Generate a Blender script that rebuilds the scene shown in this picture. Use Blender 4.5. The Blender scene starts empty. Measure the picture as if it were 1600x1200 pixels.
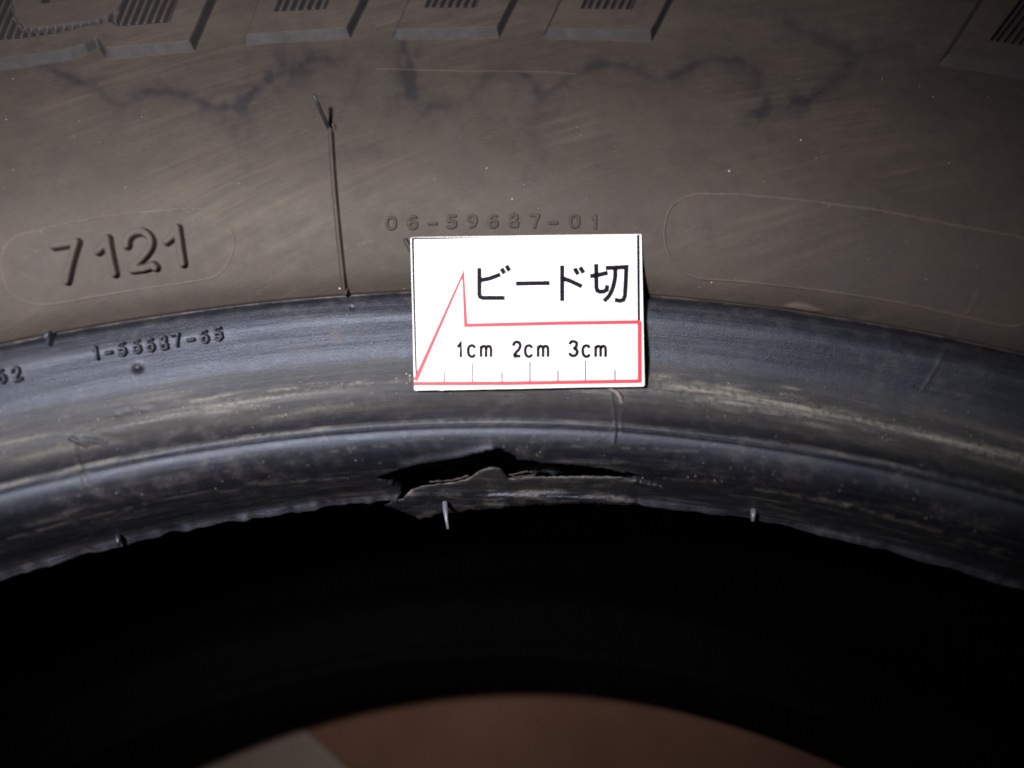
import bpy, math, random
import numpy as np
from mathutils import Vector, Matrix

random.seed(7)
rng = np.random.default_rng(11)
S = bpy.context.scene

# ------------------------------------------------------------------ camera
F_PX = 1090.1                                   # focal length in units of the 1600 px wide picture
PITCH, ROLL = 0.73365, 0.006358
CAM = np.array([0.001008, 0.143438, 0.105746])  # the lens stands inside the hole, looking out at the bead
_c, _s = math.cos(PITCH), math.sin(PITCH)
RIGHT0, UP0, FWD = np.array([1., 0, 0]), np.array([0, _c, _s]), np.array([0, _s, -_c])
RIGHT = math.cos(ROLL)*RIGHT0 + math.sin(ROLL)*UP0
UP = -math.sin(ROLL)*RIGHT0 + math.cos(ROLL)*UP0

cam_data = bpy.data.cameras.new("camera")
cam = bpy.data.objects.new("camera", cam_data)
S.collection.objects.link(cam)
cam.matrix_world = Matrix(((RIGHT[0], UP[0], -FWD[0], CAM[0]), (RIGHT[1], UP[1], -FWD[1], CAM[1]),
                           (RIGHT[2], UP[2], -FWD[2], CAM[2]), (0, 0, 0, 1)))
cam_data.sensor_width = 36
cam_data.lens = 36*F_PX/1600
cam_data.clip_start = 0.005
cam_data.clip_end = 20
cam_data.dof.use_dof = True
cam_data.dof.focus_distance = 0.124
cam_data.dof.aperture_fstop = cam_data.lens/3.5
S.camera = cam
S.render.resolution_x, S.render.resolution_y = 1024, 768

# ------------------------------------------------------------------ light
W = bpy.data.worlds.new("World")
S.world = W
W.use_nodes = True
bg = W.node_tree.nodes["Background"]
bg.inputs[0].default_value = (0.86, 0.87, 1.0, 1)
bg.inputs[1].default_value = 0.04
S.view_settings.view_transform = 'Standard'
S.view_settings.look = 'None'
S.view_settings.exposure = 0
S.view_settings.gamma = 1

def cam_pt(x, y, d):                            # metres right, up, forward of the lens
    return CAM + RIGHT*x + UP*y + FWD*d
LAMP = cam_pt(-0.052, 0.030, -0.045)
ld = bpy.data.lights.new("hand_lamp", 'SPOT')    # the small hard lamp beside the lens
ld.shadow_soft_size = 0.008
ld.spot_size = math.radians(86)
ld.spot_blend = 1.0
ld.energy = 3.9
ld.color = (1.0, 0.965, 0.955)
lo = bpy.data.objects.new("hand_lamp", ld)
S.collection.objects.link(lo)
lo.location = LAMP
lo.rotation_euler = (Vector(cam_pt(-0.032, 0.026, 0.125)) - Vector(LAMP)).to_track_quat('-Z', 'Y').to_euler()

# ------------------------------------------------------------------ small maths
def project(P):
    d = P - CAM
    z = d@FWD
    return np.stack([800 + F_PX*(d@RIGHT)/z, 600 - F_PX*(d@UP)/z], -1)
def ray(px, py):
    px, py = np.asarray(px, float), np.asarray(py, float)
    return FWD + ((px-800)/F_PX)[..., None]*RIGHT + ((600-py)/F_PX)[..., None]*UP
def sstep(a, b, x):
    t = np.clip((x-a)/(b-a), 0, 1)
    return t*t*(3-2*t)
def _hash(ix, iy, seed):
    n = (ix.astype(np.int64)*374761393 + iy.astype(np.int64)*668265263 + seed*2147483647) & 0xffffffff
    n = ((n ^ (n >> 13))*1274126177) & 0xffffffff
    return ((n ^ (n >> 16)) & 0xffff)/65535.0
def vnoise(x, y, seed=0):
    x, y = np.broadcast_arrays(np.asarray(x, float), np.asarray(y, float))
    ix, iy = np.floor(x), np.floor(y)
    fx, fy = x-ix, y-iy
    fx, fy = fx*fx*(3-2*fx), fy*fy*(3-2*fy)
    a, b = _hash(ix, iy, seed), _hash(ix+1, iy, seed)
    c, d = _hash(ix, iy+1, seed), _hash(ix+1, iy+1, seed)
    return (a*(1-fx)+b*fx)*(1-fy) + (c*(1-fx)+d*fx)*fy
def fbm(x, y, o=4, seed=0):
    v, a, t = 0, .5, 0
    for k in range(o):
        v = v + a*vnoise(np.asarray(x)*2**k + 17*k, np.asarray(y)*2**k, seed+k)
        t += a
        a *= .5
    return v/t
def d_line(P, pts):                             # distance to a polyline
    best = np.full(P.shape[:-1], 1e9)
    pts = np.asarray(pts, float)
    for a, b in zip(pts[:-1], pts[1:]):
        ab = b-a
        t = np.clip(((P-a)@ab)/max(ab@ab, 1e-9), 0, 1)
        q = P - a - t[..., None]*ab
        best = np.minimum(best, np.hypot(q[..., 0], q[..., 1]))
    return best
def sdf(P, poly):                               # signed distance, positive inside
    poly = np.asarray(poly, float)
    d = d_line(P, np.vstack([poly, poly[:1]]))
    ins = np.zeros(P.shape[:-1], bool)
    x, y = P[..., 0], P[..., 1]
    for (x1, y1), (x2, y2) in zip(poly, np.roll(poly, -1, 0)):
        if y1 == y2:
            continue
        c = ((y1 > y) != (y2 > y)) & (x < (x2-x1)*(y-y1)/(y2-y1) + x1)
        ins ^= c
    return np.where(ins, d, -d)
def smooth(pts, n=6):                           # Catmull-Rom through the points
    p = np.asarray(pts, float)
    q = np.vstack([2*p[0]-p[1], p, 2*p[-1]-p[-2]])
    out = []
    for i in range(1, len(q)-2):
        for t in np.arange(n)/n:
            a, b, c, d = q[i-1], q[i], q[i+1], q[i+2]
            out.append(.5*((2*b)+(c-a)*t+(2*a-5*b+4*c-d)*t*t+(3*b-a-3*c+d)*t**3))
    out.append(p[-1])
    return np.array(out)

# ------------------------------------------------------------------ materials
def new_mat(name):
    m = bpy.data.materials.new(name)
    m.use_nodes = True
    nt = m.node_tree
    b = nt.nodes["Principled BSDF"]
    return m, nt, b
class NB:
    def __init__(s, nt): s.nt = nt
    def n(s, typ, **kw):
        nd = s.nt.nodes.new(typ)
        for k, v in kw.items():
            if k.startswith('_'): setattr(nd, k[1:], v)
            else: nd.inputs[k.replace('__', ' ')].default_value = v
        return nd
    def l(s, a, b): s.nt.links.new(a, b)
    def attr(s, name, vec=False):
        nd = s.n('ShaderNodeAttribute', _attribute_name=name)
        return nd.outputs['Vector' if vec else 'Fac']
    def mapp(s, src, scale, rot=0):
        nd = s.n('ShaderNodeMapping')
        nd.inputs['Scale'].default_value = scale
        nd.inputs['Rotation'].default_value = (0, 0, rot)
        s.l(src, nd.inputs['Vector'])
        return nd.outputs[0]
    def rotmap(s, src, rot, scale):              # turn first, then stretch
        return s.mapp(s.mapp(src, (1, 1, 1), rot), scale)
    def noise(s, src, scale, detail=4, rough=.6):
        nd = s.n('ShaderNodeTexNoise')
        nd.inputs['Scale'].default_value = scale
        nd.inputs['Detail'].default_value = detail
        nd.inputs['Roughness'].default_value = rough
        s.l(src, nd.inputs['Vector'])
        return nd.outputs['Fac']
    def ramp(s, src, a, b, ca=0., cb=1.):
        nd = s.n('ShaderNodeMapRange')
        nd.inputs['From Min'].default_value = a
        nd.inputs['From Max'].default_value = b
        nd.inputs['To Min'].default_value = ca
        nd.inputs['To Max'].default_value = cb
        s.l(src, nd.inputs['Value'])
        return nd.outputs[0]
    def math(s, op, a, b):
        nd = s.n('ShaderNodeMath', _operation=op)
        for i, v in enumerate((a, b)):
            if isinstance(v, (int, float)): nd.inputs[i].default_value = v
            else: s.l(v, nd.inputs[i])
        return nd.outputs[0]
    def mix(s, fac, a, b):
        nd = s.n('ShaderNodeMix', _data_type='RGBA')
        for key, v in ((0, fac), (6, a), (7, b)):
            if isinstance(v, (int, float)): nd.inputs[key].default_value = v
            elif isinstance(v, tuple): nd.inputs[key].default_value = (*v, 1)
            else: s.l(v, nd.inputs[key])
        return nd.outputs[2]
    def bump(s, h, dist, strength=1., prev=None):
        nd = s.n('ShaderNodeBump')
        nd.inputs['Strength'].default_value = strength
        nd.inputs['Distance'].default_value = dist
        s.l(h, nd.inputs['Height'])
        if prev is not None: s.l(prev, nd.inputs['Normal'])
        return nd.outputs[0]

def rubber(name, kind):
    m, nt, b = new_mat(name)
    k = NB(nt)
    uv = k.attr('surf', True)                    # millimetres round the tyre, millimetres across it
    big = k.noise(uv, .045, 5, .62)
    mid = k.noise(uv, .35, 5, .65)
    fine = k.noise(uv, 4.5, 3, .7)
    stain_shade, dust = k.attr('stain_shade'), k.attr('dust')
    speck = k.ramp(k.noise(uv, 2.6, 2, .5), .70, .76)
    if kind == 'wall':
        col = k.mix(k.ramp(big, .32, .68), (.0215, .0168, .0148), (.0370, .0285, .0232))
        col = k.mix(k.ramp(k.noise(k.mapp(uv, (1, 1, 1)), .075, 6, .7), .52, .72, 0, .6), col, (.025, .0215, .0235))
        mot = k.noise(uv, .16, 6, .72)
        col = k.mix(k.ramp(mot, .50, .66, 0, .55), col, (.0175, .0150, .0160))
        col = k.mix(k.ramp(k.noise(k.mapp(uv, (.8, 2.4, 1)), 1, 3, .8), .35, .7, 0, .30), col, (.049, .0395, .033))
        st = k.noise(k.rotmap(uv, -.42, (.035, .55, 1)), 1, 6, .75)
        st2 = k.noise(k.rotmap(uv, .75, (.05, .8, 1)), 1, 5, .7)
        stm = k.ramp(k.noise(uv, .03, 2, .5), .45, .62)
        col = k.mix(k.math('MULTIPLY', k.ramp(st, .46, .68, 0, .5), stm), col, (.066, .051, .041))
        col = k.mix(k.math('MULTIPLY', k.ramp(st2, .54, .72, 0, .25), k.ramp(big, .42, .62)), col, (.044, .036, .031))
        col = k.mix(k.ramp(mid, .3, .8, 0, .30), col, (.044, .036, .031))
        col = k.mix(k.math('MULTIPLY', stain_shade, 1.0), col, (.0125, .0112, .0130))
        col = k.mix(k.math('MULTIPLY', dust, .9), col, (.13, .10, .08))
        rough = k.ramp(mid, .3, .7, .66, .80)
        h = k.math('ADD', k.math('MULTIPLY', fine, .5), k.math('MULTIPLY', st, .8))
        h = k.math('ADD', h, k.math('MULTIPLY', mid, .6))
        nrm = k.bump(h, .09e-3, 1)
        b.inputs['Specular IOR Level'].default_value = .30
    else:
        col = k.mix(k.ramp(big, .35, .65), (.0040, .0040, .0066), (.0085, .0078, .0108))
        film = k.attr('film')
        col = k.mix(k.math('MULTIPLY', film, k.ramp(k.noise(k.mapp(uv, (.12, .5, 1)), 1, 5, .65), .3, .7, .45, 1.)), col, (.031, .0275, .0230))
        circ = k.noise(k.mapp(uv, (.045, 1.1, 1)), 1, 7, .75)
        cross = k.noise(k.mapp(uv, (1.4, .12, 1)), 1, 4, .6)
        col = k.mix(k.ramp(circ, .50, .75, 0, .45), col, (.042, .037, .036))
        col = k.mix(k.math('MULTIPLY', k.ramp(mid, .5, .72, 0, .7), k.ramp(big, .4, .6)), col, (.050, .042, .040))
        d = k.math('MULTIPLY', dust, k.ramp(k.math('ADD', k.math('MULTIPLY', circ, .6), k.math('MULTIPLY', k.noise(uv, 1.1, 5, .75), .5)), .475, .60))
        col = k.mix(d, col, (.155, .143, .118))
        col = k.mix(k.math('MULTIPLY', speck, k.ramp(mid, .45, .6, .1, .8)), col, (.20, .18, .17))
        col = k.mix(k.math('MULTIPLY', stain_shade, .8), col, (.010, .010, .012))
        rough = k.math('ADD', k.ramp(mid, .3, .7, .40, .56), k.math('MULTIPLY', d, .3))
        rough = k.math('ADD', rough, k.math('MULTIPLY', film, .16))
        h = k.math('ADD', k.math('MULTIPLY', fine, .55), k.math('MULTIPLY', circ, .9))
        h = k.math('ADD', h, k.math('MULTIPLY', cross, .18))
        h = k.math('ADD', h, k.math('MULTIPLY', mid, .22))
        h = k.math('ADD', h, k.math('MULTIPLY', speck, .9))
        h = k.math('ADD', h, k.math('MULTIPLY', k.noise(uv, 3.0, 2, .6), .45))
        nrm = k.bump(h, .12e-3, 1)
        b.inputs['Specular IOR Level'].default_value = .62
        b.inputs['Specular Tint'].default_value = (.70, .79, 1, 1)
    k.l(col, b.inputs['Base Color'])
    k.l(rough, b.inputs['Roughness'])
    k.l(nrm, b.inputs['Normal'])
    return m
M_WALL = rubber("dusty_brown_rubber", 'wall')
M_BEAD = rubber("scuffed_black_rubber", 'bead')

def plain(name, col, rough, spec=.4, nscale=600., var=.25, bump=0):
    m, nt, b = new_mat(name)
    k = NB(nt)
    tc = k.n('ShaderNodeTexCoord').outputs['Object']
    n = k.noise(tc, nscale, 4, .6)
    c = k.mix(k.ramp(n, .3, .7), tuple(x*(1-var) for x in col), tuple(min(1, x*(1+var)) for x in col))
    k.l(c, b.inputs['Base Color'])
    b.inputs['Roughness'].default_value = rough
    b.inputs['Specular IOR Level'].default_value = spec
    if bump:
        k.l(k.bump(n, bump, 1), b.inputs['Normal'])
    return m
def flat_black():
    m, nt, b = new_mat("shade_blackened_rubber")
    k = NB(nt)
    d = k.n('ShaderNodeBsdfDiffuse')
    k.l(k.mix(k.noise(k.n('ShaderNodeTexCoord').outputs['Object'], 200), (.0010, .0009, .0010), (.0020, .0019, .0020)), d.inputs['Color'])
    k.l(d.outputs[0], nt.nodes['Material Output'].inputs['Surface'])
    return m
M_SHADE_BLACK = flat_black()  # shade inside the tyre is put into this colour, darker than real liner
M_HAIR = plain("glossy_black_rubber", (.010, .010, .012), .5, .25, 900)
M_NIB = plain("grey_brown_rubber", (.085, .072, .066), .6, .4, 900, .25, .00005)
M_FRAY = plain("torn_brown_fibre", (.030, .024, .022), .85, .15, 900, .35)
M_PALE = plain("translucent_grey_rubber", (.075, .078, .095), .4, .6, 900)
M_CARD = plain("white_matte_paper", (.68, .667, .675), .6, .3, 300, .012)
M_EDGE = plain("grey_card_core", (.45, .42, .50), .7, .2, 300, .05)
M_RED = plain("red_print", (.38, .022, .034), .6, .3, 900, .10)
M_INK = plain("black_print", (.006, .005, .009), .6, .04, 900, .2)
M_FAINT = plain("faint_violet_print", (.09, .06, .13), .6, .04, 900, .1)
M_MIDINK = plain("dark_violet_print", (.02, .015, .035), .6, .04, 900, .1)
M_DUST = plain("pale_grit", (.42, .38, .32), .8, .3, 2500, .3)
M_FLOOR = None
def floor_mat():
    m, nt, b = new_mat("worn_brown_floor")
    k = NB(nt)
    tc = k.n('ShaderNodeTexCoord').outputs['Object']
    a = k.noise(k.mapp(tc, (3, 1.6, 1)), 6, 5, .6)
    n = k.noise(tc, 28, 5, .6)
    c = k.mix(k.ramp(a, .3, .7), (.050, .024, .015), (.072, .036, .024))
    c = k.mix(k.ramp(n, .45, .7, 0, .6), c, (.080, .042, .029))
    k.l(c, b.inputs['Base Color'])
    b.inputs['Roughness'].default_value = .8
    b.inputs['Specular IOR Level'].default_value = .1
    k.l(k.bump(n, .0006, 1), b.inputs['Normal'])
    return m
M_FLOOR = floor_mat()
M_SHEET = plain("pale_cardboard", (.095, .070, .058), .8, .2, 40, .12)

# ------------------------------------------------------------------ mesh helpers
C = S.collection
def link(name, me, parent=None, **props):
    o = bpy.data.objects.new(name, me)
    C.objects.link(o)
    if parent is not None: o.parent = parent
    for a, v in props.items(): o[a] = v
    return o
def mesh_np(name, V, Fq, mat, attrs=None, shade=True):
    me = bpy.data.meshes.new(name)
    if attrs and 'surf' in attrs:                # film of brown dirt on the part that sat against the rim
        sv = np.asarray(attrs['surf'])[:, 1]/1000
        attrs['film'] = sstep(s_y(654.8), s_y(628), sv)*(1-sstep(s_y(577), s_y(540), sv))*.9 + .25*(1-sstep(s_y(766), s_y(724), sv))*sstep(S_TOE+.001, S_TOE+.003, sv)
    V = np.asarray(V, np.float32)
    Fq = np.asarray(Fq, np.int32)
    n = Fq.shape[1]
    me.vertices.add(len(V))
    me.vertices.foreach_set('co', V.ravel())
    me.loops.add(Fq.size)
    me.loops.foreach_set('vertex_index', Fq.ravel())
    me.polygons.add(len(Fq))
    me.polygons.foreach_set('loop_start', np.arange(len(Fq), dtype=np.int32)*n)
    me.polygons.foreach_set('loop_total', np.full(len(Fq), n, np.int32))
    me.update(calc_edges=True)
    me.polygons.foreach_set('use_smooth', np.full(len(Fq), shade))
    me.materials.append(mat)
    for k_, v in (attrs or {}).items():
        v = np.asarray(v, np.float32)
        if v.ndim == 2:
            a = me.attributes.new(k_, 'FLOAT_VECTOR', 'POINT')
            a.data.foreach_set('vector', v.ravel())
        else:
            a = me.attributes.new(k_, 'FLOAT', 'POINT')
            a.data.foreach_set('value', v.ravel())
    return me
def grid_faces(nr, nc, flip=False):
    i = np.arange(nr*nc).reshape(nr, nc)
    f = np.stack([i[:-1, :-1], i[:-1, 1:], i[1:, 1:], i[1:, :-1]], -1).reshape(-1, 4)
    return f[:, ::-1] if flip else f
def tube(path, radii, seg=10, mat=M_HAIR, name="tube"):
    path = [Vector(p) for p in path]
    V, Fc = [], []
    n = len(path)
    for i, p in enumerate(path):
        t = (path[min(i+1, n-1)]-path[max(i-1, 0)]).normalized()
        a = t.orthogonal().normalized() if i == 0 else (a - t*a.dot(t)).normalized()
        b = t.cross(a)
        for j in range(seg):
            w = 2*math.pi*j/seg
            V.append(p + (a*math.cos(w)+b*math.sin(w))*radii[i])
    for i in range(n-1):
        for j in range(seg):
            Fc.append((i*seg+j, i*seg+(j+1) % seg, (i+1)*seg+(j+1) % seg, (i+1)*seg+j))
    V.append(path[-1] + (path[-1]-path[-2]).normalized()*radii[-1]*.5)
    e = len(V)-1
    me = bpy.data.meshes.new(name)
    me.from_pydata([tuple(v) for v in V], [], Fc + [((n-1)*seg+j, (n-1)*seg+(j+1) % seg, e) for j in range(seg)])
    for p in me.polygons: p.use_smooth = True
    me.materials.append(mat)
    return me

# ------------------------------------------------------------------ the tyre's cross-section (radius, height) in metres
MID = -0.0365                                   # plane half way between the two beads
def r_at(y, z):                                 # radius at which the middle column of the picture meets height z
    d = ray(800., float(y))
    return float(np.hypot(*(CAM + d*((z-CAM[2])/d[2]))[:2]))
OUT = [(.2245, -.0012), (.2180, -.0021), (.2140, -.0022), (r_at(770, -.0009)+.0006, -.0009), (r_at(775.5, .0002), .0002)]   # back of the toe, toe lip
YRAW = [(784, .0010), (781, .0014), (777, .0019), (772, .0026), (766, .0041), (759, .0066), (750, .0095), (738, .0126), (724, .0156), (710, .0178),
      (697, .0193), (685, .0204), (676, .0210), (671, .0211), (668.7, .0206), (667, .0206), (665.3, .0211), (660, .02125), (656.5, .0211),
      (654.8, .0207), (641, .0201), (628, .0198), (615, .0199), (602, .0203), (590, .0206), (577, .0210),
      (560, .0217), (548, .0225), (540, .0231), (520, .0248), (500, .0265), (490, .0271), (480, .0275), (467, .0279), (460.5, .0275),
      (457.5, .0278), (453, .0286), (420, .0321), (360, .0370), (290, .0420), (220, .0456), (140, .0486), (57, .0507)]
YZ = [(y - float(np.interp(y, [400, 440, 461, 600, 700, 785], [0, 4, 5, 4, 4, 7])), z) for y, z in YRAW]
OUT += [(r_at(y, z), z) for y, z in YZ]
_e = OUT[-1]
OUT += [(_e[0]+.009, .0533), (_e[0]+.020, .0560), (.3180, .0590)]
OUT = np.array(OUT)
PO = smooth(OUT, 24)
_L = np.concatenate([[0], np.cumsum(np.hypot(*np.diff(PO, axis=0).T))])
S_END = _L[-1]
def prof(s):
    r = np.interp(s, _L, PO[:, 0]); z = np.interp(s, _L, PO[:, 1])
    e = 2.5e-4
    dr = np.interp(s+e, _L, PO[:, 0])-np.interp(s-e, _L, PO[:, 0])
    dz = np.interp(s+e, _L, PO[:, 1])-np.interp(s-e, _L, PO[:, 1])
    q = np.hypot(dr, dz)+1e-12
    return r, z, -dz/q, dr/q                     # radius, height, and the outward normal
def s_at(i): return _L[i*24]
def s_y(y): return s_at(5+[q[0] for q in YRAW].index(y))
S_TOE, S_HEEL, S_C = s_at(5), s_y(676), s_y(460.5)
def surf(th, s, h=0.):
    r, z, nr, nz = prof(s)
    rr = r + nr*h; zz = z + nz*h
    return np.stack([rr*np.sin(th), rr*np.cos(th), zz + 0*th], -1)
TH = math.radians(33)

# traced marks on the rubber, all read off in picture pixels and laid on the real surface
def zz(pts, ox, oy, k): return [(ox+x/k, oy+y/k) for x, y in pts]
TEAR_UP = zz([(92, 332), (140, 312), (195, 297), (215, 277), (300, 252), (400, 240), (480, 226), (560, 205), (620, 192), (685, 189),
              (700, 204), (730, 216), (757, 230), (755, 245), (800, 247), (845, 247), (872, 259), (940, 262), (1020, 267),
              (1110, 277), (1190, 288), (1250, 302), (1310, 320), (1380, 345), (1455, 374)], 560, 640, 3.077)
CAVITY = TEAR_UP + zz([(1400, 361), (1345, 346), (1310, 346), (1250, 420), (1230, 560), (700, 800), (200, 800), (190, 428), (208, 400), (198, 380), (150, 355)], 560, 640, 3.077)
FLAP = zz([(118, 462), (150, 444), (182, 432), (215, 424), (240, 396), (264, 378), (300, 370), (345, 360), (400, 354), (470, 346), (510, 336),
           (545, 318), (575, 296), (605, 282), (650, 275), (682, 282), (700, 300), (716, 326), (760, 330), (800, 322), (860, 322), (1000, 319), (1120, 318), (1260, 321),
           (1300, 328), (1345, 343), (1400, 357), (1455, 374), (1530, 402), (1580, 440), (1560, 462), (1500, 466), (1450, 460), (1400, 457), (1340, 460), (1290, 463), (1230, 460),
           (1150, 457), (1080, 452), (1050, 456), (980, 455), (930, 462), (850, 458), (790, 468), (740, 466), (690, 478), (640, 480), (590, 484), (540, 482), (480, 497), (400, 499),
           (345, 520), (318, 522), (300, 531), (270, 516), (235, 497), (180, 478)], 560, 640, 3.077)

ARC_DUST1 = smooth([(-60, 708), (0, 693), (115, 676), (200, 657), (300, 640), (400, 625), (560, 604), (800, 590), (1010, 600), (1200, 627), (1330, 652), (1450, 680), (1600, 717), (1700, 745)])
CAPS_L = smooth([(25, 367), (120, 345), (220, 331), (310, 326), (345, 338), (364, 370), (362, 398), (345, 425), (318, 437), (230, 450), (140, 465), (75, 476), (40, 471), (12, 452), (2, 418), (5, 388), (25, 367)], 8)
CAPS_R = smooth([(1700, 395), (1600, 371), (1480, 349), (1350, 325), (1200, 307), (1120, 303), (1082, 304), (1052, 320), (1040, 345), (1038, 375), (1047, 402), (1068, 424), (1095, 435), (1160, 440), (1300, 456), (1420, 476), (1500, 494), (1570, 509), (1600, 507), (1700, 495)], 8)
STAINS = [([(60, 98), (90, 110), (120, 128), (150, 140), (175, 158), (192, 166), (208, 160), (222, 146), (245, 142), (290, 150), (322, 163), (352, 168), (376, 166), (396, 145), (420, 125), (450, 108), (480, 96), (520, 92)], 5.5, .60),
          ([(632, 70), (640, 100), (644, 130), (650, 158), (690, 166), (720, 160), (745, 140), (765, 116), (790, 106), (815, 112), (830, 130), (842, 152), (856, 148), (880, 128), (905, 112), (940, 103), (975, 104), (1005, 116), (1030, 128), (1052, 120), (1085, 102), (1120, 94), (1160, 96), (1185, 112)], 5.5, .62),
          ([(1228, 38), (1262, 55), (1300, 70), (1330, 82), (1338, 92), (1324, 110), (1300, 135), (1268, 155), (1220, 165), (1185, 176)], 7.5, .65),
          ([(842, 152), (836, 175), (832, 205), (845, 240)], 11, .34), ([(1180, 110), (1198, 140), (1196, 180), (1210, 215)], 9, .32),
          ([(455, 105), (490, 100), (500, 92)], 15, .62), ([(640, 115), (640, 150)], 11, .62), ([(370, 168), (385, 190), (370, 210)], 12, .40),
          ([(1330, 90), (1390, 75), (1440, 60)], 9, .35), ([(560, 230), (610, 240), (650, 250)], 7, .2), ([(30, 130), (40, 210), (90, 240)], 20, .15)]
SCRATCH = [([(588, 107), (700, 110), (840, 112), (900, 116)], .8, .5), ([(592, 260), (618, 250), (650, 236)], 1.0, .12), ([(1350, 27), (1420, 33)], .9, .2),
           ([(590, 40), (618, 32)], 1.3, .35), ([(560, 384), (572, 379), (584, 376)], .8, .3), ([(1060, 365), (1100, 350)], .8, .25)]

def relief(P, th, s, lite=False):
    """height over the plain surface (m), stain 0..1 and dust 0..1, from the picture position P of each point"""
    h = np.zeros(P.shape[:-1]); stain_shade = h*0; dust = h*0
    wall = sstep(S_C-.0002, S_C+.0003, s)
    # gentle hand-made unevenness
    U, Vv = th*.24*1000, s*1000
    h += (fbm(U*.06, Vv*.09, 3, 5)-.5)*.00035*wall
    h += (fbm(U*.05, Vv*.30, 3, 9)-.5)*.00022*(1-wall)*sstep(S_TOE, S_TOE+.003, s)
    h += (fbm(U*.9, Vv*1.1, 3, 21)-.5)*.00003*(1-wall)
    if lite:
        return h, stain_shade, dust
    # date code and blank panels outlined by a hair-thin moulded line
    
    # ridge at the edge of the sidewall
    ridge = np.exp(-((s-S_C-.0001)/.00016)**2)
    h += .00013*ridge*(.5+vnoise(U*.8, Vv*0, 8))
    dust += .55*ridge*sstep(.30, .75, vnoise(U*.5, Vv*0, 3))*(.5+.5*vnoise(U*2.2, Vv*0, 31))
    fl = sdf(P, [(1225, 478), (1245, 474), (1262, 476), (1285, 486), (1262, 486), (1240, 482)])
    h += .0004*sstep(-2, 2, fl); dust += .28*sstep(-2, 1, fl)
    # cross seams in the bead and the slanting mark on the right
    for pts, w, hh, st in (([(113, 692), (118, 715), (126, 735), (136, 762)], 2.6, .00018, .0),
                           ([(955, 615), (958, 640), (961, 672), (958, 695)], 2.0, .00035, .0),
                           ([(972, 640), (969, 660), (971, 676)], 2.2, .00018, .0),
                           ([(933, 668), (934, 680)], 1.0, .0001, 0), ([(800, 620), (770, 640), (765, 648)], 5, .00010, 0)):
        dd = d_line(P, pts)
        h += hh*np.exp(-(dd/w)**2); dust += .10*np.exp(-(dd/w)**2)
    dd = d_line(P, [(121, 688), (132, 738), (137, 764)]); stain_shade += .7*np.exp(-((dd)/1.6)**2); h -= .0002*np.exp(-(dd/1.6)**2)
    for pts in ([(110, 684), (120, 687), (134, 694)], [(128, 684), (145, 686), (165, 692)]):
        dd = d_line(P, pts); h -= .0008*np.exp(-(dd/3)**2); stain_shade += .8*np.exp(-(dd/3)**2)
    dd = d_line(P, [(200, 690), (165, 683), (150, 674), (190, 665)]); h += .0002*np.exp(-(dd/8)**2)
    for pts, w in (([(1442, 608), (1462, 575), (1480, 538)], 2.5), ([(1492, 525), (1500, 503)], 4), ([(1510, 492), (1524, 470), (1530, 455)], 4)):
        dd = d_line(P, pts); h += .00007*np.exp(-(dd/w)**2); dust += .05*np.exp(-(dd/w)**2)
    dd = np.hypot(P[..., 0]-216, P[..., 1]-574); h += .0006*np.exp(-(dd/6.5)**2)
    dd = np.hypot(P[..., 0]-550, P[..., 1]-480); h -= .0003*np.exp(-(dd/2.5)**2)
    dd = np.hypot(P[..., 0]-1036, P[..., 1]-747); h -= .0004*np.exp(-(dd/2.2)**2); stain_shade += .9*np.exp(-(dd/2.2)**2)
    dd = d_line(P, [(980, 740), (1000, 747), (1018, 755), (1033, 761)]); h -= .0009*np.exp(-(dd/1.5)**2); stain_shade += .95*np.exp(-(dd/1.9)**2)  # black of the narrow crack is painted along its groove as shade
    # small pits beside the rim contact band
    for x, y in ((185, 647), (200, 643), (222, 640), (232, 639)):
        dd = np.hypot((P[..., 0]-x)/1.7, P[..., 1]-y); h -= .00022*np.exp(-(dd/4)**2)
    # dirt left by the rim: on the ridge, and in the groove at the heel
    dd = d_line(P, ARC_DUST1)
    band = np.exp(-(dd/7)**2)
    xx = P[..., 0]
    wgt = .5*sstep(120, 330, xx)*(1-sstep(480, 620, xx)) + .35*(1-sstep(100, 200, xx)) + .95*sstep(985, 1080, xx)*(1-.35*sstep(1330, 1380, xx)*(1-sstep(1440, 1500, xx)))
    dust += band*wgt*(.35+.9*vnoise(U*.12, Vv*2.5, 14))*1.1
    dust += .35*np.exp(-(np.abs(dd-20)/16)**2)*sstep(.5, .8, fbm(U*.1, Vv*.5, 4, 77))*(1-wall)
    for q, (off, x0_, x1_) in enumerate(((-26, 1120, 1420), (-15, 1020, 1330), (-9, 1000, 1200), (10, 1010, 1270), (17, 1060, 1400), (-12, 300, 470), (9, 180, 420), (6, 1380, 1600), (-8, 480, 640))):
        dq = d_line(P, [(x_, float(np.interp(x_, ARC_DUST1[:, 0], ARC_DUST1[:, 1]))+off+2.5*math.sin(x_*.02+q)) for x_ in np.arange(x0_, x1_+1, 20)])
        dust += .6*np.exp(-(dq/(2.2+q % 3))**2)*sstep(.45, .66, fbm(U*.22, Vv*1.8, 4, 200+q))
    gr = np.exp(-((s-s_y(660))/.00055)**2)
    dust += gr*(.20+.55*sstep(.35, .75, fbm(U*.25, Vv*1.5, 3, 12)))*(.5+.5*sstep(900, 300, xx)+.25*sstep(1150, 1400, xx))
    seat = sstep(S_TOE+.001, S_TOE+.003, s)*(1-sstep(S_HEEL-.006, S_HEEL-.003, s))
    dust += seat*.25*sstep(.56, .78, fbm(U*.16, Vv*.9, 5, 40))
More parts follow.
